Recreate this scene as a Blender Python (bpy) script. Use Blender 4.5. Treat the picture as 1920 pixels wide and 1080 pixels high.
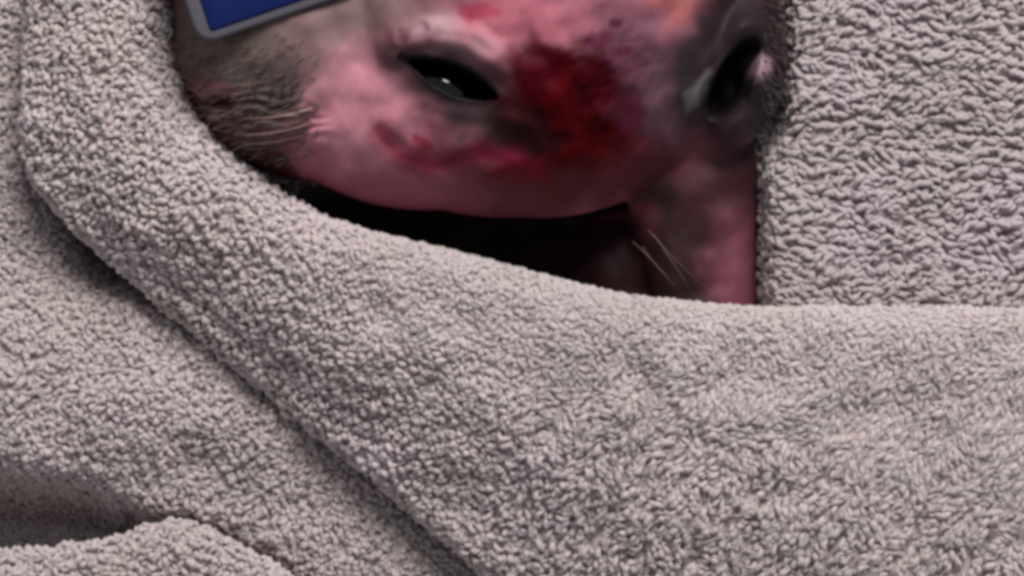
import bpy, math
import numpy as np
from mathutils import Vector

for o in list(bpy.data.objects):
    bpy.data.objects.remove(o)
scene = bpy.context.scene
COL = scene.collection
rng = np.random.default_rng(7)

# ------------------------------------------------------------------ camera, world, lamps
S = 1e-4            # one unit of the layout is a tenth of a millimetre
HC = 5500.0         # the camera looks down from 0.55 m


def P(x, y, z):
    """photo position of a point at height z -> world metres"""
    x = np.asarray(x, float); y = np.asarray(y, float); z = np.asarray(z, float)
    f = (HC - z) / HC
    return np.stack([(x - 960) * f * S, -(y - 540) * f * S, z * np.ones_like(f) * S], -1)


def unP(co):
    z = co[:, 2] / S
    f = (HC - z) / HC
    return 960 + co[:, 0] / S / f, 540 - co[:, 1] / S / f, z


cam = bpy.data.cameras.new('camera')
cam.lens = 36.0 * HC / 1920.0
cam.sensor_width = 36
cam.clip_start = 0.01
cam.clip_end = 100
camo = bpy.data.objects.new('camera', cam)
camo.location = (0, 0, HC * S)
COL.objects.link(camo)
scene.camera = camo

world = bpy.data.worlds.new("World")
scene.world = world
world.use_nodes = True
bg = world.node_tree.nodes['Background']
bg.inputs[0].default_value = (0.97, 0.95, 1.0, 1)
bg.inputs[1].default_value = 0.25


def lamp(name, loc, target, size, power, color):
    l = bpy.data.lights.new(name, 'AREA')
    l.shape = 'DISK'
    l.size = size
    l.energy = power
    l.color = color
    o = bpy.data.objects.new(name, l)
    o.location = loc
    o.rotation_euler = (Vector(target) - Vector(loc)).to_track_quat('-Z', 'Y').to_euler()
    COL.objects.link(o)


lamp('ceiling_lamp', (0.16, 0.62, 0.70), (0, 0, 0), 0.44, 10.9, (1.0, 0.965, 0.95))

scene.view_settings.view_transform = 'Standard'
scene.view_settings.look = 'None'
scene.view_settings.exposure = 0
scene.view_settings.gamma = 1
scene.cycles.filter_width = 4.0
scene.cycles.max_bounces = 6


# ------------------------------------------------------------------ helpers
def lin(*c):
    c = np.array(c, float) / 255
    return np.where(c <= 0.04045, c / 12.92, ((c + 0.055) / 1.055) ** 2.4)


def smooth(a, b, x):
    t = np.clip((x - a) / (b - a), 0, 1)
    return t * t * (3 - 2 * t)


def mesh_obj(name, verts, faces, mat, parent=None, col=None):
    me = bpy.data.meshes.new(name)
    verts = np.asarray(verts, np.float32)
    faces = np.asarray(faces, np.int32)
    n, k = faces.shape
    me.vertices.add(len(verts))
    me.vertices.foreach_set('co', verts.ravel())
    me.loops.add(n * k)
    me.loops.foreach_set('vertex_index', faces.ravel())
    me.polygons.add(n)
    me.polygons.foreach_set('loop_start', np.arange(0, n * k, k, dtype=np.int32))
    me.polygons.foreach_set('loop_total', np.full(n, k, np.int32))
    me.polygons.foreach_set('use_smooth', np.ones(n, bool))
    me.update(calc_edges=True)
    me.validate()
    if col is not None:
        a = me.color_attributes.new('tint', 'FLOAT_COLOR', 'POINT')
        a.data.foreach_set('color', np.concatenate([col, np.ones((len(col), 1))], 1).astype(np.float32).ravel())
    me.materials.append(mat)
    o = bpy.data.objects.new(name, me)
    COL.objects.link(o)
    if parent:
        o.parent = parent
    return o


def empty(name, label, cat, loc=(0, 0, 0)):
    o = bpy.data.objects.new(name, None)
    o.empty_display_size = 0.01
    o.location = loc
    o['label'] = label
    o['category'] = cat
    COL.objects.link(o)
    return o


def grid_faces(nu, nv):
    i = np.arange(nu - 1)[:, None] * nv + np.arange(nv - 1)[None]
    return np.stack([i, i + 1, i + nv + 1, i + nv], -1).reshape(-1, 4)


def normals_grid(p):
    du = np.gradient(p, axis=0)
    dv = np.gradient(p, axis=1)
    n = np.cross(du, dv)
    n /= np.linalg.norm(n, axis=-1, keepdims=True) + 1e-20
    return n


def catmull(pts, n):
    pts = np.asarray(pts, float)
    d = np.r_[0, np.cumsum(np.linalg.norm(np.diff(pts, axis=0), axis=1))]
    # natural-ish smooth curve: fine linear sampling then smoothing
    m = 2000
    t = np.linspace(0, d[-1], m)
    q = np.stack([np.interp(t, d, pts[:, k]) for k in range(pts.shape[1])], 1)
    w = int(m * 0.022)
    ker = np.hanning(2 * w + 1); ker /= ker.sum()
    lo = 2 * q[0] - q[1:w + 1][::-1]
    hi = 2 * q[-1] - q[-w - 1:-1][::-1]
    qq = np.concatenate([lo, q, hi])
    q = np.stack([np.convolve(qq[:, k], ker, 'valid') for k in range(q.shape[1])], 1)
    return q


def resample(q, n, t=None):
    d = np.r_[0, np.cumsum(np.linalg.norm(np.diff(q, axis=0), axis=1))]
    d /= d[-1]
    if t is None:
        t = np.linspace(0, 1, n)
    return np.stack([np.interp(t, d, q[:, k]) for k in range(q.shape[1])], 1)


# ---- band passed noise maps for the towel pile
GX0, GY0, GSTEP, GW, GH = -500.0, -500.0, 4.0, 800, 640


def noise_map(lam, theta=None, kappa=0.0, bw=0.42):
    f = np.fft.rfft2(rng.standard_normal((GH, GW)))
    ky = np.fft.fftfreq(GH, GSTEP)[:, None]
    kx = np.fft.rfftfreq(GW, GSTEP)[None]
    k = np.hypot(kx, ky)
    w = np.exp(-0.5 * ((k * lam - 1) / bw) ** 2)
    if theta is not None:
        th = np.arctan2(ky, kx + 1e-12)
        w = w * np.exp(kappa * (np.cos(2 * (th - theta)) - 1))
    m = np.fft.irfft2(f * w, s=(GH, GW))
    return m / m.std()


def sample(m, x, y):
    fx = np.clip((x - GX0) / GSTEP, 0, GW - 1.001)
    fy = np.clip((y - GY0) / GSTEP, 0, GH - 1.001)
    i = fx.astype(int); j = fy.astype(int)
    a = fx - i; b = fy - j
    return (m[j, i] * (1 - a) * (1 - b) + m[j, i + 1] * a * (1 - b) + m[j + 1, i] * (1 - a) * b + m[j + 1, i + 1] * a * b)


N_ISO = noise_map(22)
N_DIAG = noise_map(32, math.radians(28), 1.6)
N_ROW = noise_map(23, math.radians(90), 1.5)
N_FINE = noise_map(12, bw=0.4)
N_LOW = noise_map(260, bw=0.5)
N_LOW2 = noise_map(120, bw=0.5)


# ------------------------------------------------------------------ materials
def new_mat(name):
    m = bpy.data.materials.new(name)
    m.use_nodes = True
    nt = m.node_tree
    return m, nt, nt.nodes['Principled BSDF']


def towel_mat(name, c, sss=0.6):
    m, nt, b = new_mat(name)
    b.inputs['Roughness'].default_value = 1.0
    b.inputs['Specular IOR Level'].default_value = 0.1
    b.inputs['Sheen Weight'].default_value = 0.12
    b.inputs['Subsurface Weight'].default_value = sss
    b.inputs['Subsurface Radius'].default_value = (1, 0.9, 0.9)
    b.inputs['Subsurface Scale'].default_value = 0.0017
    b.inputs['Sheen Roughness'].default_value = 0.6
    tc = nt.nodes.new('ShaderNodeTexCoord')
    n1 = nt.nodes.new('ShaderNodeTexNoise')
    n1.inputs['Scale'].default_value = 55
    n1.inputs['Detail'].default_value = 5
    nt.links.new(tc.outputs['Object'], n1.inputs['Vector'])
    r = nt.nodes.new('ShaderNodeValToRGB')
    r.color_ramp.elements[0].position = 0.35
    r.color_ramp.elements[1].position = 0.68
    r.color_ramp.elements[0].color = (*(np.array(c) * np.array((0.93, 0.93, 0.90))), 1)
    r.color_ramp.elements[1].color = (*(np.array(c) * np.array((1.05, 1.02, 1.06))), 1)
    nt.links.new(n1.outputs['Fac'], r.inputs['Fac'])
    nt.links.new(r.outputs['Color'], b.inputs['Base Color'])
    n2 = nt.nodes.new('ShaderNodeTexNoise')
    n2.inputs['Scale'].default_value = 900
    n2.inputs['Detail'].default_value = 3
    nt.links.new(tc.outputs['Object'], n2.inputs['Vector'])
    bp = nt.nodes.new('ShaderNodeBump')
    bp.inputs['Strength'].default_value = 0.5
    bp.inputs['Distance'].default_value = 0.0006
    nt.links.new(n2.outputs['Fac'], bp.inputs['Height'])
    nt.links.new(bp.outputs['Normal'], b.inputs['Normal'])
    return m


def plain_mat(name, c, rough=0.6, scale=300, amt=0.1, spec=0.5):
    m, nt, b = new_mat(name)
    b.inputs['Roughness'].default_value = rough
    b.inputs['Specular IOR Level'].default_value = spec
    tc = nt.nodes.new('ShaderNodeTexCoord')
    n1 = nt.nodes.new('ShaderNodeTexNoise')
    n1.inputs['Scale'].default_value = scale
    n1.inputs['Detail'].default_value = 4
    nt.links.new(tc.outputs['Object'], n1.inputs['Vector'])
    r = nt.nodes.new('ShaderNodeValToRGB')
    r.color_ramp.elements[0].color = (*(np.array(c) * (1 - amt)), 1)
    r.color_ramp.elements[1].color = (*(np.array(c) * (1 + amt)), 1)
    nt.links.new(n1.outputs['Fac'], r.inputs['Fac'])
    nt.links.new(r.outputs['Color'], b.inputs['Base Color'])
    return m


M_TOWEL = towel_mat('grey_terry', (0.515, 0.442, 0.438))
M_TOWEL2 = towel_mat('grey_ribbed_terry', (0.44, 0.382, 0.388), 0.15)
M_EYE = plain_mat('dark_eye', (0.002, 0.0015, 0.003), 0.04, 400, 0.3, 0.6)
M_BLUE = plain_mat('navy_blue', lin(9, 28, 82), 0.7, 120, 0.12, 0.15)
M_RIM = plain_mat('pale_rim', lin(86, 84, 92), 0.6, 200, 0.06, 0.2)
M_DARKHAIR = plain_mat('dark_hair', lin(58, 44, 44), 0.6, 300, 0.3)
M_PALEHAIR = plain_mat('pale_hair', lin(150, 125, 118), 0.5, 300, 0.2)
M_GREYHAIR = plain_mat('grey_hair', lin(100, 86, 80), 0.6, 300, 0.35)
M_STRAW = plain_mat('straw_hair', lin(125, 98, 92), 0.5, 300, 0.2)
M_BASE = plain_mat('table_top', (0.10, 0.09, 0.09), 0.6, 30, 0.1)


# ------------------------------------------------------------------ towels
def pile_height(kind, x, y):
    wx = x + 7 * sample(N_LOW2, x, y)
    wy = y + 7 * sample(N_LOW2, x + 300, y + 90)
    iso = sample(N_ISO, wx, wy)
    dia = sample(N_DIAG, wx, wy)
    row = sample(N_ROW, wx, wy)
    fine = sample(N_FINE, x, y)
    if kind == 'front':
        wd = smooth(700, 1150, x) * smooth(560, 760, y + 0.1 * (x - 1000))
        n = iso * (1 - wd) + dia * wd
        # pressed flat along the fold below the jaw, open lower down
        amp = 0.4 + 0.6 * smooth(120, 330, y - (250 + 0.28 * x))
        amp = np.maximum(amp, 0.9 * (1 - smooth(500, 760, x)))
        n = n + 0.5 * fine
    elif kind == 'outer':
        n = 0.6 * iso + 0.6 * dia + 0.5 * fine
        amp = 0.95
    else:
        w = 0.5 + 0.5 * np.tanh(sample(N_LOW, x, y))
        n = row * (0.65 + 0.35 * w) + 0.45 * iso * (1 - 0.5 * w) + 0.4 * fine
        amp = 0.5 + 0.7 * smooth(1440, 1640, x)
    n = np.clip(n, -2.6, 2.0)
    if kind == 'ribbed':
        h = n * 1.15
    else:
        h = np.where(n < -0.2, (n + 0.2) * 1.5, (n + 0.2) * 0.6)
    return h * amp


def towel_surface(name, x, y, z, kind, mat, parent, amp, tufts, label=None, flip=False):
    """x,y,z grids -> piled cloth"""
    z = z + 3 * sample(N_LOW2, x, y) + 4 * sample(N_LOW, x, y)
    p = P(x, y, z)
    n = normals_grid(p)
    if flip:
        n = -n
    zr = z - np.median(z)
    h = pile_height(kind, x + 0.55 * zr, y + 0.75 * zr) * amp * S * (0.45 + 0.55 * smooth(0.2, 0.8, np.abs(n[..., 2])))
    q = p + n * h[..., None]
    nu, nv = x.shape
    f = grid_faces(nu, nv)
    if not flip:
        pass
    else:
        f = f[:, ::-1]
    o = mesh_obj(name, q.reshape(-1, 3), f, mat, parent)
    if label:
        o['label'] = label
    if tufts:
        yarn_loops(p, n, x, y, z, kind, mat, o, tufts)
    return o


def yarn_loops(p, n, x, y, z, kind, mat, parent, space):
    """pile of the terry cloth: bent loops of yarn, one per cell of a jittered lattice on the surface"""
    vis = (x > -300) & (x < 2200) & (y > -300) & (y < 1350)
    du = np.gradient(p, axis=0); dv = np.gradient(p, axis=1)
    a = np.linalg.norm(np.cross(du, dv), axis=-1) * vis
    tot = a.sum() / S / S
    want = int(tot / space ** 2 * 5)
    a = a.ravel() / a.sum()
    idx = rng.choice(len(a), want, p=a)
    jit = rng.uniform(-0.5, 0.5, (want, 2))
    base = p.reshape(-1, 3)[idx] + du.reshape(-1, 3)[idx] * jit[:, :1] + dv.reshape(-1, 3)[idx] * jit[:, 1:]
    cell = np.floor(base / S / space).astype(np.int64)
    key = (cell[:, 0] * 73856093) ^ (cell[:, 1] * 19349663) ^ (cell[:, 2] * 83492791)
    _, first = np.unique(key, return_index=True)
    base = base[first]; idx = idx[first]
    nn = n.reshape(-1, 3)[idx]
    xx = x.ravel()[idx]; yy = y.ravel()[idx]; zz = z.ravel()[idx]
    zr = zz - np.median(z)
    m = len(base)
    xs = xx + 0.55 * zr; ys = yy + 0.75 * zr
    nz_ = sample(N_ISO, xs, ys)
    # direction in which the loops lie
    if kind == 'ribbed':
        th = 0.35 * sample(N_LOW2, xs, ys) + rng.normal(0, 0.35, m); long_ = 1.2
        nz_ = sample(N_ROW, xs + 6 * sample(N_LOW2, xs, ys), ys + 6 * sample(N_LOW2, ys, xs))
        depth = 20 * (0.4 + 0.45 * smooth(1440, 1640, xx))
    elif kind == 'front':
        wd = smooth(700, 1150, xx) * smooth(560, 760, yy)
        th = math.radians(60) + rng.normal(0, 1, m) * (1.5 - 1.2 * wd) + 0.5 * sample(N_LOW2, xs, ys)
        nz_ = nz_ * (1 - wd) + sample(N_DIAG, xs, ys) * wd
        long_ = 1.0 + 0.25 * wd
        flat = smooth(500, 760, xx) * (1 - smooth(120, 330, yy - (250 + 0.28 * xx)))
        depth = 10 + 4 * wd - 9 * flat
    else:
        th = math.radians(70) + rng.normal(0, 0.9, m) + 0.6 * sample(N_LOW2, xs, ys)
        nz_ = 0.5 * nz_ + 0.6 * sample(N_DIAG, xs, ys)
        long_ = 1.1
        depth = 8
    tx = np.stack([np.cos(th), np.sin(th), 0 * th], 1)
    t = tx - nn * (tx * nn).sum(1, keepdims=True)
    t /= np.linalg.norm(t, axis=1, keepdims=True) + 1e-9
    b = np.cross(nn, t)
    nz_ = np.clip(nz_, -2.0, 1.5)
    lift = (np.where(nz_ < -0.3, (nz_ + 0.3) * 1.5, (nz_ + 0.3) * 0.35) * depth + rng.normal(0, 0.8, m))[:, None] * S
    space = space * 1.25 * rng.uniform(0.75, 1.25, m)
    L = (space * rng.uniform(0.8, 1.45, m) * long_)[:, None] * S
    H = (space * rng.uniform(0.35, 0.65, m))[:, None] * S
    if kind == 'front':
        H = H * (1 - 0.55 * flat)[:, None]
    R = (space * rng.uniform(0.27, 0.45, m))[:, None] * S
    sw = (rng.normal(0, 0.3, m))[:, None]
    rings = []
    for (u, w) in ((-1.0, 0.45), (-0.62, 0.95), (0.0, 1.1), (0.62, 0.95), (1.0, 0.45)):
        c = base + nn * (lift + H * (1 - 1.25 * u * u)) + t * L * 0.62 * u + b * L * sw * (u * u - 0.4)
        for k in range(6):
            q = math.radians(60 * k)
            # ring lies across the loop
            up = nn * math.cos(q) + b * math.sin(q)
            rings.append(c + up * R * w + t * R * 0.55 * u * (1 - abs(math.sin(q))) * 0.3)
    v = np.stack(rings, 1)
    f = []
    for r in range(4):
        for k in range(6):
            k2 = (k + 1) % 6
            f.append((r * 6 + k, r * 6 + k2, r * 6 + 6 + k2, r * 6 + 6 + k))
    f += [(0, 1, 2, 3), (0, 3, 4, 5), (27, 26, 25, 24), (29, 28, 27, 24)]
    f = np.array(f)
    F = (np.arange(m)[:, None, None] * 30 + f[None]).reshape(-1, 4)
    o = mesh_obj('pile', v.reshape(-1, 3), F, mat, parent)
    o['kind'] = 'stuff'
    return o


def ruled(E1, E2, t2, z1, z2, prof, nu, nv, bulge):
    """cloth band between two edges: prof lists (offset from edge 1 or edge 2, drop)"""
    q1 = catmull(E1, nu); q2 = catmull(E2, nu)
    u = np.linspace(0, 1, nu)
    p1 = resample(q1, nu)
    p2 = resample(q2, nu, np.interp(u, t2[0], t2[1]) if t2 else None)
    Z1 = np.interp(u, *z1); Z2 = np.interp(u, *z2)
    ker = np.hanning(61); ker /= ker.sum()
    sm = lambda a: np.convolve(np.pad(a, 30, 'edge'), ker, 'valid')
    Z1 = sm(Z1); Z2 = sm(Z2)
    W = np.linalg.norm(p2 - p1, axis=1)
    d = (p2 - p1) / W[:, None]
    X = np.zeros((nu, nv)); Y = X.copy(); Z = X.copy()
    for i in range(nu):
        w = W[i]
        s = []; zz = []
        k = min(1.0, w / 240)
        for (off, dz) in prof[0]:
            s.append(off * k); zz.append(Z1[i] + dz)
        for m in np.linspace(0.22, 0.78, 8):
            b = bulge * math.sin(math.pi * m)
            s.append(m * w); zz.append(Z1[i] * (1 - m) + Z2[i] * m + b)
        for (off, dz) in prof[1]:
            s.append(w - off * k); zz.append(Z2[i] + dz)
        c = np.array([s, zz]).T
        # smooth curve by repeated corner cutting
        for _ in range(3):
            a = 0.75 * c[:-1] + 0.25 * c[1:]
            b2 = 0.25 * c[:-1] + 0.75 * c[1:]
            c = np.concatenate([c[:1], np.stack([a, b2], 1).reshape(-1, 2), c[-1:]])
        r = resample(c, nv)
        X[i] = p1[i, 0] + d[i, 0] * r[:, 0]
        Y[i] = p1[i, 1] + d[i, 1] * r[:, 0]
        Z[i] = r[:, 1]
    return X, Y, Z


wrap = empty('towel', 'thick pale grey terry towel folded in bands around and below the animal', 'towel', P(500, 800, -700))
M4 = wrap.matrix_basis.copy()

E1 = [(x_ - 4, y_ + 9) for (x_, y_) in [(318, -330), (310, -120), (312, 0), (322, 100), (348, 190), (400, 262), (470, 322), (540, 372), (600, 404), (700, 434), (850, 468),
      (1000, 508), (1150, 548), (1300, 566), (1430, 575), (1600, 574), (1800, 572), (2000, 575), (2200, 580)]]
E2 = [(120, -330), (88, -120), (66, 40), (54, 180), (52, 270), (66, 328), (112, 384), (190, 462), (262, 520), (330, 580), (450, 680), (580, 790),
      (700, 880), (800, 970), (940, 1085), (1100, 1230), (1400, 1420), (1800, 1500), (2300, 1500)]
X, Y, Z = ruled(E1, E2, ([0, 0.13, 0.22, 0.36, 0.6, 0.75, 1.0], [0, 0.115, 0.20, 0.33, 0.56, 0.74, 1.0]),
                ([0, 0.15, 0.35, 0.6, 1.0], [230, 240, 290, 315, 300]), ([0, 0.14, 0.24, 0.36, 0.6, 1.0], [220, 215, 200, 165, 155, 120]),
                ([(70, -500), (50, -330), (22, -190), (2, -110), (-4, -55), (14, -16), (48, 4)],
                 [(44, 26), (14, 18), (0, -2), (-6, -34), (4, -70), (40, -105), (120, -130)]), 860, 330, 55)
towel_surface('fold', X, Y, Z, 'front', M_TOWEL, wrap, 2.0, 10.0, 'broad front fold crossing from upper left to lower right', flip=True)

gx, gy = np.meshgrid(np.linspace(-420, 1350, 440), np.linspace(-420, 1500, 470), indexing='ij')
zB = 40 + 70 * 1.3 * np.exp(-((gx - 250) / 420) ** 2 - ((gy - 720) / 200) ** 2)
edgeC = np.interp(gx, [-420, 0, 70, 140, 220, 285, 345, 420, 520, 640, 800], [1044, 1044, 1040, 1032, 1020, 992, 984, 1016, 1074, 1160, 1300])
start = edgeC - np.interp(gx, [-100, 0, 180, 300, 340], [225, 210, 155, 55, 18])
dip = smooth(0, 1, (gy - start) / (edgeC + 60 - start)) * np.interp(gx, [-100, 100, 250, 310, 360], [1, 1, 0.8, 0.3, 0])
zB = zB - 700 * dip
q2 = resample(catmull(E2, 1), 240)
dE = np.full(gx.shape, 1e9)
for (ex, ey) in q2:
    dE = np.minimum(dE, np.hypot(gx - ex, gy - ey))
wid = 15 + 38 * np.exp(-((gx - 190) / 120) ** 2 - ((gy - 500) / 90) ** 2)
dep = 85 + 150 * (1 - smooth(250, 420, gx)) * smooth(300, 420, gy) + 25 * np.sin(gx * 0.031) * np.sin(gx * 0.011 + 1)
zB = zB + 20 - dep * np.exp(-(dE / wid) ** 2)
zB = zB - 90 * np.exp(-((gy - np.interp(gx, [200, 345, 420, 520, 640, 800], [1000, 982, 1012, 1068, 1154, 1294])) / 22) ** 2) * smooth(260, 330, gx)
zB = zB + 20 * (1 - smooth(330, 560, gy))
zB = zB - 330 * smooth(0, 160, (gx - 305) - 1.15 * (gy - 470)) * smooth(60, 200, gx)
towel_surface('fold', gx, gy, zB, 'outer', M_TOWEL, wrap, 2.0, 10.0, 'outer layer at the left, dipping into a dark hollow', flip=True)

E5 = [(-420, 1040), (-200, 1046), (0, 1044), (70, 1040), (140, 1032), (220, 1020), (285, 992), (345, 984), (420, 1016), (520, 1074), (640, 1160), (800, 1300)]
E6 = [(-420, 1600), (0, 1620), (300, 1640), (600, 1660), (800, 1680)]
X, Y, Z = ruled(E5, E6, None, ([0, 1], [130, 130]), ([0, 1], [60, 60]),
                ([(110, -330), (60, -230), (20, -120), (2, -80), (-3, -40), (14, -10), (48, 4)], [(60, 0), (0, -50)]), 360, 180, 10)
towel_surface('fold', X, Y, Z, 'front', M_TOWEL, wrap, 2.0, 10.0, 'lowest fold in the bottom left corner', flip=True)

back = empty('towel', 'grey terry towel with wavy ribbed pile behind the ear and neck', 'towel', P(1700, 200, -160))
gx, gy = np.meshgrid(np.linspace(1330, 2300, 300), np.linspace(-420, 760, 350), indexing='ij')
zD = 40 + 185 * smooth(1408, 1466, gx - 42 * (1 - smooth(230, 330, gy))) + 20 * np.sin((gx - 1500) / 240) - 160 * smooth(560, 640, gy)
towel_surface('layer', gx, gy, zD, 'ribbed', M_TOWEL2, back, 2.0, 10.3, flip=True)


# ------------------------------------------------------------------ the animal
def ff(seed, lam, n=40):
    """smooth random field over the skin"""
    g = np.random.default_rng(seed)
    k = g.standard_normal((n, 2)) / lam * 2.2
    ph = g.uniform(0, 6.283, n)
    return lambda x, y: np.cos(x[..., None] * k[:, 0] + y[..., None] * k[:, 1] + ph).sum(-1) * math.sqrt(2.0 / n)


def ellipsoid(c, r, rz=0.0, nu=64, nv=40):
    th = np.linspace(0, 2 * math.pi, nu, endpoint=False)
    ph = np.linspace(0.02, math.pi - 0.02, nv)
    T, F = np.meshgrid(th, ph, indexing='ij')
    a = r[0] * np.sin(F) * np.cos(T); b = r[1] * np.sin(F) * np.sin(T); z = r[2] * np.cos(F)
    x = c[0] + a * math.cos(rz) - b * math.sin(rz)
    y = c[1] + a * math.sin(rz) + b * math.cos(rz)
    v = P(x, y, np.full_like(x, c[2]) + z).reshape(-1, 3)
    f = []
    for i in range(nu):
        i2 = (i + 1) % nu
        for j in range(nv - 1):
            f.append((i * nv + j, i * nv + j + 1, i2 * nv + j + 1, i2 * nv + j))
    top = len(v); v = np.concatenate([v, v[0::nv].mean(0)[None], v[nv - 1::nv].mean(0)[None]])
    f = [tuple(q) for q in f]
    for i in range(nu):
        i2 = (i + 1) % nu
        f.append((top, i * nv, i2 * nv)); f.append((top + 1, i2 * nv + nv - 1, i * nv + nv - 1))
    return v, f


V = []; F = []
def add(c, r, rz=0.0):
    v, f = ellipsoid(c, r, rz)
    off = sum(len(a) for a in V)
    V.append(v); F.extend([tuple(i + off for i in q) for q in f])


add((1010, -20, 180), (425, 430, 300))            # skull
add((600, 60, 150), (285, 282, 230))              # muzzle
add((800, 150, 150), (330, 245, 235))             # jaw
add((1385, 110, 230), (82, 175, 130), 0.10)       # ear base
for k in range(8):                                # neck down into the body
    t = k / 7
    add((1270 + 52 * min(1, 1.4 * t), 160 + 560 * t, 140 - 100 * t), (152 - 48 * min(1, 1.5 * t), 130, 130 - 10 * t))
add((940, 200, 150), (300, 209, 225))             # jaw angle
add((1100, 560, -90), (200, 190, 120), 0.3)       # throat
add((1175, 540, 0), (125, 170, 105))
add((900, 540, -150), (460, 220, 110), 0.12)      # chest under the chin
add((1220, 960, -160), (520, 300, 200), 0.15)       # trunk inside the towel

me0 = bpy.data.meshes.new('rough')
me0.from_pydata([tuple(v) for v in np.concatenate(V)], [], F)
ro = bpy.data.objects.new('rough', me0)
COL.objects.link(ro)
md = ro.modifiers.new('r', 'REMESH'); md.mode = 'VOXEL'; md.voxel_size = 0.00050
md2 = ro.modifiers.new('s', 'SMOOTH'); md2.factor = 0.7; md2.iterations = 26
dg = bpy.context.evaluated_depsgraph_get()
me = bpy.data.meshes.new_from_object(ro.evaluated_get(dg))
bpy.data.objects.remove(ro)

nvt = len(me.vertices)
co = np.zeros(nvt * 3, np.float32); me.vertices.foreach_get('co', co); co = co.reshape(-1, 3).astype(float)
no = np.zeros(nvt * 3, np.float32); me.vertices.foreach_get('normal', no); no = no.reshape(-1, 3).astype(float)
px, py, pz = unP(co)
front = smooth(-0.1, 0.25, no[:, 2])


def rot(x, y, cx, cy, a):
    a = math.radians(a)
    dx, dy = x - cx, y - cy
    return dx * math.cos(a) + dy * math.sin(a), -dx * math.sin(a) + dy * math.cos(a)


def blob(x, y, cx, cy, rx, ry, a=0.0, soft=1.0):
    u, v = rot(x, y, cx, cy, a)
    d = np.hypot(u / rx, v / ry)
    return 1 - smooth(1 - 0.5 * soft, 1 + 0.5 * soft, d)


def stroke(x, y, pts, w, soft=0.8):
    d = np.full(x.shape, 1e9)
    for (a, b) in zip(pts[:-1], pts[1:]):
        a = np.array(a, float); b = np.array(b, float); e = b - a
        t = np.clip(((x - a[0]) * e[0] + (y - a[1]) * e[1]) / (e @ e), 0, 1)
        d = np.minimum(d, np.hypot(x - a[0] - t * e[0], y - a[1] - t * e[1]))
    return 1 - smooth(1 - soft * 0.8, 1 + soft * 0.8, d / w)


f1, f2, f3, f4 = ff(1, 26), ff(2, 60), ff(3, 11), ff(4, 130)
n1, n2, n3, n4 = f1(px, py), f2(px, py), f3(px, py), f4(px, py)
wx = px + 5 * n1 + 8 * n2
wy = py + 5 * f1(px + 777, py) + 8 * f2(px + 500, py + 300)

# --- relief of the skin (along z on the side facing up)
EYE_C, EYE_A = (850, 148), 23
eu, ev = rot(px, py, *EYE_C, EYE_A)
lens = np.clip(1 - np.abs(eu / 93) ** 2.0, 0, 1)
edge = ev / (28 * lens + 1e-3)
almond = (1 - smooth(0.72, 1.05, np.abs(edge))) * (np.abs(eu) < 93)
rim = np.exp(-((np.hypot(eu / 128, ev / 62) - 1) / 0.22) ** 2)
dz = -100 * almond + 2 * rim
dz += 16 * stroke(px, py, [(740, 95), (800, 62), (880, 72), (950, 120)], 24)       # upper lid fold
dz -= 12 * stroke(px, py, [(755, 70), (790, 55)], 12)
dz += 4 * stroke(px, py, [(790, 205), (880, 232), (960, 235)], 22)               # lower lid fold
dz -= 4 * stroke(px, py, [(715, 250), (760, 290), (830, 308), (905, 285)], 14)    # raw cut
wound = blob(wx, wy, 1060, 200, 128, 132, 0, 0.75)
dz += wound * (1.6 * n1 + 0.3 * n3 + 4)
dz += 1.0 * n3 * blob(wx, wy, 1150, 110, 90, 70, 0, 0.8)
dz += 4 * n2 + 0.8 * n1
# ear
cu, cv = rot(px, py, 1376, 148, 119)
pit = 1 - smooth(0.6, 1.1, np.hypot(cu / 84, cv / 32))
dz -= 120 * pit
dz += 7 * np.exp(-((np.hypot(cu / 112, cv / 58) - 1) / 0.2) ** 2)
dz += 40 * blob(px, py, 1418, 142, 22, 34, 15, 0.8)
dz += 12 * blob(px, py, 1322, 168, 14, 38, 25, 0.9)
# muzzle creases
dz += 5 * np.sin((py + 0.15 * px) * 0.24 + 2 * n2) * blob(px, py, 480, 225, 120, 60, 15, 0.8)
dz -= 22 * blob(px, py, 415, 192, 26, 12, 10, 0.8)
dz -= 16 * blob(px, py, 365, 190, 26, 12, 20, 0.8)
# neck hollow
dz -= 16 * stroke(px, py, [(1290, 300), (1300, 420), (1330, 560)], 46, 1.0)
dz *= front
co2 = co.copy()
co2[:, 2] += dz * S
me.vertices.foreach_set('co', co2.astype(np.float32).ravel())

# --- colour of skin, fur and blood, plus some painted light and shade
C = np.tile(lin(172, 108, 121), (nvt, 1))
rough = np.full(nvt, 0.55)


def paint(w, c, k=1.0):
    global C
    w = np.clip(w * k, 0, 1)[:, None]
    C = C * (1 - w) + lin(*c) * w


paint(0.5 + 0.5 * n4, (158, 92, 106), 0.6)
paint(blob(wx, wy, 960, 380, 420, 75, 4, 1.0), (146, 80, 95), 0.9)
paint(blob(wx, wy, 560, 20, 250, 130, -8, 0.9), (122, 100, 98), 1.0)
paint(blob(wx, wy, 420, 140, 160, 130, 10, 0.7), (112, 98, 92), 1.0)
paint(blob(wx, wy, 610, 110, 90, 80, 0, 1.0), (118, 92, 94), 0.7)
paint(blob(wx, wy, 420, 240, 150, 60, 32, 0.9), (84, 56, 60), 0.9)
paint(blob(wx, wy, 500, 170, 75, 50, 10, 1.0), (66, 56, 52), 0.75)
paint(blob(wx, wy, 395, 172, 50, 26, 8, 0.8), (140, 88, 96), 0.8)
paint(blob(wx, wy, 415, 192, 30, 14, 10, 0.8), (60, 12, 24), 0.9)
paint(blob(wx, wy, 365, 192, 34, 16, 20, 0.8), (60, 16, 26), 0.9)
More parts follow.
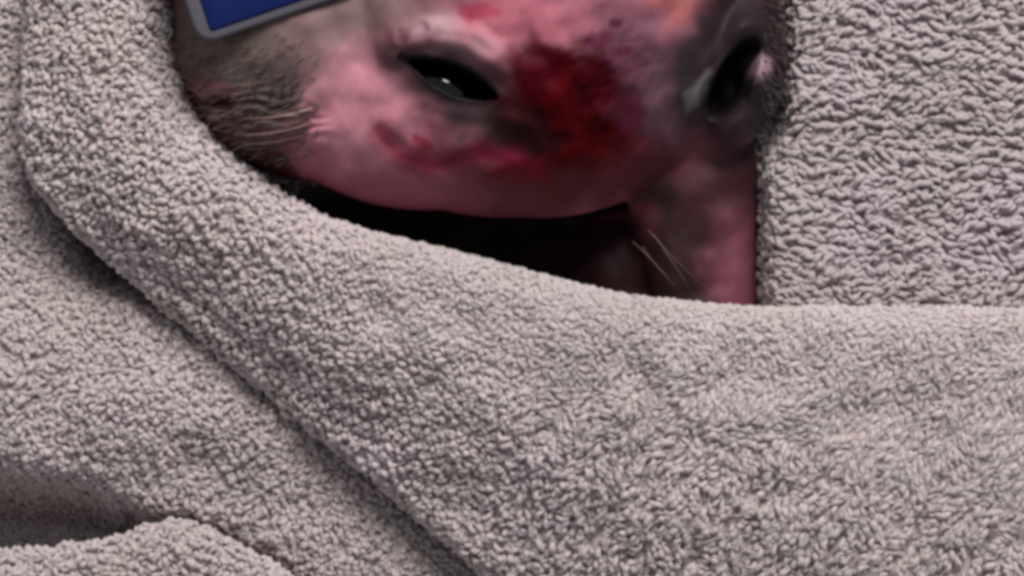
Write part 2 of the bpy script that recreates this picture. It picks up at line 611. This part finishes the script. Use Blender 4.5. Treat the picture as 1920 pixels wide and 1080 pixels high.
paint(blob(wx, wy, 500, 318, 190, 30, 28, 0.9), (62, 16, 28), 0.9)  # shade under the left jaw, painted in as dark maroon
paint(blob(wx, wy, 680, 200, 95, 110, 10, 1.0), (198, 136, 148), 0.85)  # cheek highlight painted into the skin colour
paint(blob(wx, wy, 860, 62, 85, 42, 15, 1.0), (176, 142, 148), 0.95)
paint(blob(wx, wy, 770, 75, 22, 14, 0, 0.9), (110, 55, 66), 0.8)
paint(blob(wx, wy, 960, 40, 110, 60, 0, 1.0), (176, 98, 112), 0.8)
paint(blob(wx, wy, 892, 12, 46, 20, 5, 1.0), (160, 50, 74), 0.8)
paint(blob(wx, wy, 1170, 10, 100, 30, 0, 1.0), (150, 92, 104), 0.8)
paint(blob(wx, wy, 1262, 4, 56, 22, 0, 1.0), (172, 96, 86), 0.7)
paint(blob(wx, wy, 1190, 150, 110, 140, 0, 0.9), (96, 58, 74), 0.95)
paint(blob(wx, wy, 1255, 190, 70, 130, 10, 0.9), (92, 66, 78), 0.8)
paint(blob(wx, wy, 1080, 335, 215, 68, -10, 1.0), (78, 26, 37), 0.92)  # maroon stain that also paints in the shade of the lower right jaw
paint(blob(wx, wy, 930, 230, 95, 45, 15, 0.9), (78, 66, 66), 0.95)
paint(blob(wx, wy, 960, 210, 55, 36, 35, 0.9), (40, 32, 32), 0.9)
paint(blob(wx, wy, 868, 172, 125, 62, 23, 1.2), (112, 84, 90), 0.6)
paint(blob(wx, wy, 905, 205, 105, 38, 20, 1.1), (58, 50, 52), 0.85)
paint(1 - smooth(0.8, 1.9, np.hypot(eu / 118, ev / 40)), (62, 46, 50), 0.85)
paint(1 - smooth(0.85, 1.4, np.abs(ev) / (28 * lens + 7)), (20, 13, 17), 1.0 * (np.abs(eu) < 112))
# blood
paint(blob(wx, wy, 1050, 290, 150, 75, -5, 1.1), (96, 12, 24), 0.85)
paint(wound, (58, 2, 9), 1.0)
paint(blob(wx, wy, 1010, 125, 70, 55, 0, 0.6), (68, 3, 16), 0.9)
paint(blob(wx, wy, 1120, 265, 75, 60, 0, 0.7), (72, 0, 6), 0.9)
paint(blob(wx, wy, 985, 250, 75, 50, 20, 1.0), (42, 16, 18), 0.9)
paint(blob(wx, wy, 1055, 190, 24, 60, 5, 1.0), (82, 3, 6), 0.6)
for (bx, by, br) in ((1118, 72, 24), (1152, 50, 12), (1150, 125, 18), (1165, 100, 14), (1185, 215, 26)):
    paint(blob(wx, wy, bx, by, br, br * 0.8, 20, 0.9), (78, 22, 46), 0.85)
paint(stroke(px + 4 * n2, py + 5 * n2, [(712, 245), (745, 285), (800, 305), (870, 302), (905, 285), (960, 285)], 22, 1.24), (112, 22, 48), 0.85)
paint(stroke(wx, wy, [(765, 262), (800, 268)], 9, 0.9), (130, 30, 52), 0.8)
paint(blob(wx, wy, 985, 330, 42, 28, -10, 0.9), (96, 6, 24), 0.85)
# neck and chest
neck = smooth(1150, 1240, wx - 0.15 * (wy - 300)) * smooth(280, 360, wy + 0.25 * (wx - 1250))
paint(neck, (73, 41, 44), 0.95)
paint(neck * (1 - smooth(1205, 1425, wx - 0.3 * (wy - 430))), (36, 20, 22), 1.0)  # dark left side is shade painted into the neck colour
paint(blob(wx, wy, 1375, 510, 58, 100, 5, 1.0), (122, 70, 82), 0.9)
paint(blob(wx, wy, 1390, 310, 70, 70, 0, 1.0), (66, 36, 42), 0.8)
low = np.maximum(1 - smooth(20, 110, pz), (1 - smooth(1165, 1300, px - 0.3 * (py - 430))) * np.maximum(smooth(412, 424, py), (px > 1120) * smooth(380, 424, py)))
paint(low * (py > 330) * (px < 1330), (38, 15, 18), 1.0)  # painted shade: throat and chest darkened so the gap below the jaw goes black
# ear
paint(blob(wx, wy, 1370, 130, 108, 150, 8, 0.6), (42, 34, 39), 0.95)
paint(blob(wx, wy, 1400, 40, 80, 105, 12, 0.8), (32, 24, 28), 0.9)
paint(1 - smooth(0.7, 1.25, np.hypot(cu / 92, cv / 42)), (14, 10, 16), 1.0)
paint(blob(wx, wy, 1420, 142, 24, 38, 15, 0.8), (158, 130, 138), 0.9)
paint(blob(wx, wy, 1318, 168, 13, 36, 25, 0.9), (92, 88, 90), 0.7)  # painted highlight along the left rim of the ear
paint(blob(wx, wy, 1445, 215, 34, 60, 10, 0.8), (34, 24, 29), 0.9)
paint(smooth(1428, 1450, px + 4 * n2) * (py < 270) * (1 - blob(wx, wy, 1420, 142, 24, 38, 15, 0.8)), (30, 22, 26), 0.9)
C = np.clip(C * (1 + 0.03 * n3[:, None] + 0.03 * n1[:, None]), 0.001, 1)
wet = np.clip(wound + 0.8 * stroke(wx, wy, [(712, 245), (800, 305), (905, 285)], 18), 0, 1)

m, nt, b = new_mat('bare_skin')
vc = nt.nodes.new('ShaderNodeVertexColor'); vc.layer_name = 'tint'
tc = nt.nodes.new('ShaderNodeTexCoord')
nz = nt.nodes.new('ShaderNodeTexNoise'); nz.inputs['Scale'].default_value = 380; nz.inputs['Detail'].default_value = 4
nt.links.new(tc.outputs['Object'], nz.inputs['Vector'])
hs = nt.nodes.new('ShaderNodeMix'); hs.data_type = 'RGBA'; hs.blend_type = 'MULTIPLY'; hs.inputs[0].default_value = 0.25
rp = nt.nodes.new('ShaderNodeValToRGB')
rp.color_ramp.elements[0].position = 0.3; rp.color_ramp.elements[0].color = (0.7, 0.62, 0.66, 1)
rp.color_ramp.elements[1].position = 0.7; rp.color_ramp.elements[1].color = (1, 1, 1, 1)
nt.links.new(nz.outputs['Fac'], rp.inputs['Fac'])
nt.links.new(vc.outputs['Color'], hs.inputs[6]); nt.links.new(rp.outputs['Color'], hs.inputs[7])
nt.links.new(hs.outputs[2], b.inputs['Base Color'])
at = nt.nodes.new('ShaderNodeAttribute'); at.attribute_name = 'wet'
mr = nt.nodes.new('ShaderNodeMapRange'); mr.inputs['To Min'].default_value = 0.62; mr.inputs['To Max'].default_value = 0.68
nt.links.new(at.outputs['Fac'], mr.inputs['Value']); nt.links.new(mr.outputs['Result'], b.inputs['Roughness'])
sp = nt.nodes.new('ShaderNodeMapRange'); sp.inputs['To Min'].default_value = 0.2; sp.inputs['To Max'].default_value = 0.05
nt.links.new(at.outputs['Fac'], sp.inputs['Value']); nt.links.new(sp.outputs['Result'], b.inputs['Specular IOR Level'])
b.inputs['Subsurface Weight'].default_value = 0.05
b.inputs['Subsurface Radius'].default_value = (1.0, 0.3, 0.25)
b.inputs['Subsurface Scale'].default_value = 0.0025
bp = nt.nodes.new('ShaderNodeBump'); bp.inputs['Strength'].default_value = 0.25; bp.inputs['Distance'].default_value = 0.0006
nt.links.new(nz.outputs['Fac'], bp.inputs['Height']); nt.links.new(bp.outputs['Normal'], b.inputs['Normal'])

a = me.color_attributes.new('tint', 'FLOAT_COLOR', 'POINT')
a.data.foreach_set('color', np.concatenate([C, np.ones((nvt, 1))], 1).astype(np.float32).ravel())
a = me.attributes.new('wet', 'FLOAT', 'POINT')
a.data.foreach_set('value', wet.astype(np.float32))
me.materials.clear(); me.materials.append(m)
me.polygons.foreach_set('use_smooth', np.ones(len(me.polygons), bool))
me.update()

beast = empty('injured_animal', 'small animal with bare pink skin and a bloody wound behind its dark eye', 'animal', P(980, 900, -160))
bo = bpy.data.objects.new('body', me); COL.objects.link(bo); bo.parent = beast


def surf_z(x, y, r=14):
    k = (np.hypot(px - x, py - y) < r) & (no[:, 2] > 0)
    return pz[k].max() if k.any() else 0.0


# eyeball
ez = surf_z(850, 148)
v, f = ellipsoid((832, 166, ez - 116), (84, 66, 66), math.radians(23))
me_e = bpy.data.meshes.new('eye'); me_e.from_pydata([tuple(p) for p in v], [], f)
me_e.polygons.foreach_set('use_smooth', np.ones(len(me_e.polygons), bool)); me_e.materials.append(M_EYE)
eo = bpy.data.objects.new('eye', me_e); COL.objects.link(eo); eo.parent = beast
eo['label'] = 'glossy black eye with a small white catchlight'


# hairs
def tubes(lines, r0):
    VV = []; FF = []; off = 0
    for L, r in zip(lines, r0):
        L = np.asarray(L); n = len(L)
        t = np.gradient(L, axis=0); t /= np.linalg.norm(t, axis=1, keepdims=True) + 1e-12
        a = np.cross(t, [0.3, 0.2, 1.0]); a /= np.linalg.norm(a, axis=1, keepdims=True) + 1e-12
        c = np.cross(t, a)
        for k in range(4):
            pass
        ww = r * S * (1 - 0.85 * np.linspace(0, 1, n) ** 1.5)
        ring = np.stack([L + (a * math.cos(q) + c * math.sin(q)) * ww[:, None] for q in (0, 2.094, 4.189)], 1)
        VV.append(ring.reshape(-1, 3))
        for i in range(n - 1):
            for j in range(3):
                FF.append((off + i * 3 + j, off + i * 3 + (j + 1) % 3, off + i * 3 + 3 + (j + 1) % 3, off + i * 3 + 3 + j))
        off += n * 3
    return np.concatenate(VV), FF


def whisker(x0, y0, x1, y1, sag, r, mat, lift0=2, lift1=25):
    t = np.linspace(0, 1, 10)
    x = x0 + (x1 - x0) * t
    y = y0 + (y1 - y0) * t + sag * np.sin(t * math.pi)
    za = surf_z(x0, y0); zb = surf_z(x1, y1)
    zl = np.array([max(surf_z(a_, b_), -60) for a_, b_ in zip(x, y)])
    z = zl + lift0 + (lift1 - lift0) * np.sin(t * 2.2)
    v, f = tubes([P(x, y, z)], [r * 0.75])
    return mesh_obj('whisker', v, f, mat, beast)


for w in ((585, 203, 458, 222, 6, 3.4), (580, 232, 436, 252, 8, 3.2), (566, 252, 452, 270, 6, 2.8), (560, 216, 470, 236, -5, 2.4)):
    whisker(*w, M_PALEHAIR)
for w in ((505, 190, 515, 132, 6, 2.8), (528, 188, 534, 126, 5, 2.8), (548, 182, 546, 138, 4, 2.4), (590, 214, 470, 236, 4, 3.2), (580, 242, 450, 262, 5, 3.0),
          (560, 262, 440, 282, 5, 3.0), (480, 185, 470, 140, 3, 2.4)):
    whisker(*w, M_DARKHAIR)
for w in ((1185, 452, 1268, 540, -4, 1.3), (1205, 462, 1250, 515, 6, 0.9), (1225, 440, 1300, 552, -3, 0.9), (1215, 430, 1330, 545, 5, 0.8)):
    whisker(*w, M_STRAW)

# dark fringe of fur behind the ear, short fur on the muzzle
lines = []; rr = []
cand = np.where((px > 1425) & (py > -120) & (py < 275) & (no[:, 2] > -0.35) & (pz > 40))[0]
for i in rng.choice(cand, 300):
    d = no[i] * 0.8 + np.array([0.1, rng.uniform(-0.9, 0.2), 0.1]) + rng.normal(0, 0.25, 3)
    d /= np.linalg.norm(d)
    L = rng.uniform(8, 20) * S
    t = np.linspace(0, 1, 4)[:, None]
    lines.append(co2[i] + d * L * t + np.array([0, -1, -0.3]) * L * 0.4 * t ** 2); rr.append(rng.uniform(1.2, 2.2))
v, f = tubes(lines, rr)
fo = mesh_obj('fur', v, f, M_DARKHAIR, beast); fo['kind'] = 'stuff'
lines = []; rr = []
cand = np.where((px > 320) & (px < 600) & (py > 60) & (py < 300) & (no[:, 2] > 0.1))[0]
for i in rng.choice(cand, 420):
    d = np.array([-0.8, rng.uniform(-0.5, 0.3), 0.25]) + no[i] * 0.3
    d /= np.linalg.norm(d)
    L = rng.uniform(14, 34) * S
    t = np.linspace(0, 1, 4)[:, None]
    lines.append(co2[i] + d * L * t); rr.append(rng.uniform(0.8, 1.5))
v, f = tubes(lines, rr)
fo = mesh_obj('fur', v, f, M_GREYHAIR, beast); fo['kind'] = 'stuff'

# ------------------------------------------------------------------ blue pad on the muzzle
pad = empty('blue_pad', 'navy blue square-cornered pad with a pale grey rim lying across the muzzle', 'pad', P(450, -50, 380))
e1 = np.array((0.946, -0.325)); e2 = np.array((-0.325, -0.946)); c0 = np.array((394., 61.))


def slab(name, a0, a1, b0, b1, z0, z1, rad, mat):
    pts = []
    for (cx, cy, q) in ((a0 + rad, b0 + rad, 180), (a1 - rad, b0 + rad, 270), (a1 - rad, b1 - rad, 0), (a0 + rad, b1 - rad, 90)):
        for k in range(7):
            an = math.radians(q + 15 * k)
            pts.append((cx + rad * math.cos(an), cy + rad * math.sin(an)))
    pts = np.array(pts); n = len(pts)
    cen = pts.mean(0)
    rings = []
    for (ins, z) in ((0, z0), (0, z1 - 8), (3, z1 - 2), (9, z1), (60, z1 + 3)):
        d = pts - cen; L = np.linalg.norm(d, axis=1, keepdims=True)
        p = cen + d * (1 - ins / L)
        xy = c0 + p[:, :1] * e1 + p[:, 1:] * e2
        rings.append(P(xy[:, 0], xy[:, 1], z - 0.10 * p[:, 0] * 0 + 0.0 * p[:, 1]))
    v = np.concatenate(rings)
    f = []
    for k in range(len(rings) - 1):
        for i in range(n):
            f.append((k * n + i, k * n + (i + 1) % n, (k + 1) * n + (i + 1) % n, (k + 1) * n + i))
    me_ = bpy.data.meshes.new(name)
    me_.from_pydata([tuple(q) for q in v], [], f + [tuple(range((len(rings) - 1) * n, len(rings) * n)), tuple(range(n))[::-1]])
    me_.polygons.foreach_set('use_smooth', np.ones(len(me_.polygons), bool)); me_.materials.append(mat)
    o = bpy.data.objects.new(name, me_); COL.objects.link(o); o.parent = pad
    return o


slab('rim', -26, 300, -17, 420, 352, 392, 34, M_RIM)
slab('blue_panel', 0, 270, 0, 390, 380, 398, 8, M_BLUE)

# ------------------------------------------------------------------ surface under everything
v = P(np.array([-9000., 11000, 11000, -9000]), np.array([9000., 9000, -8000, -8000]), np.full(4, -760.))
g = mesh_obj('table_surface', v, [(0, 1, 2, 3)], M_BASE)
g['kind'] = 'structure'

# keep children where they were built
bpy.context.view_layer.update()
for o in scene.objects:
    if o.parent and o.parent.parent is None:
        o.matrix_parent_inverse = o.parent.matrix_world.inverted()
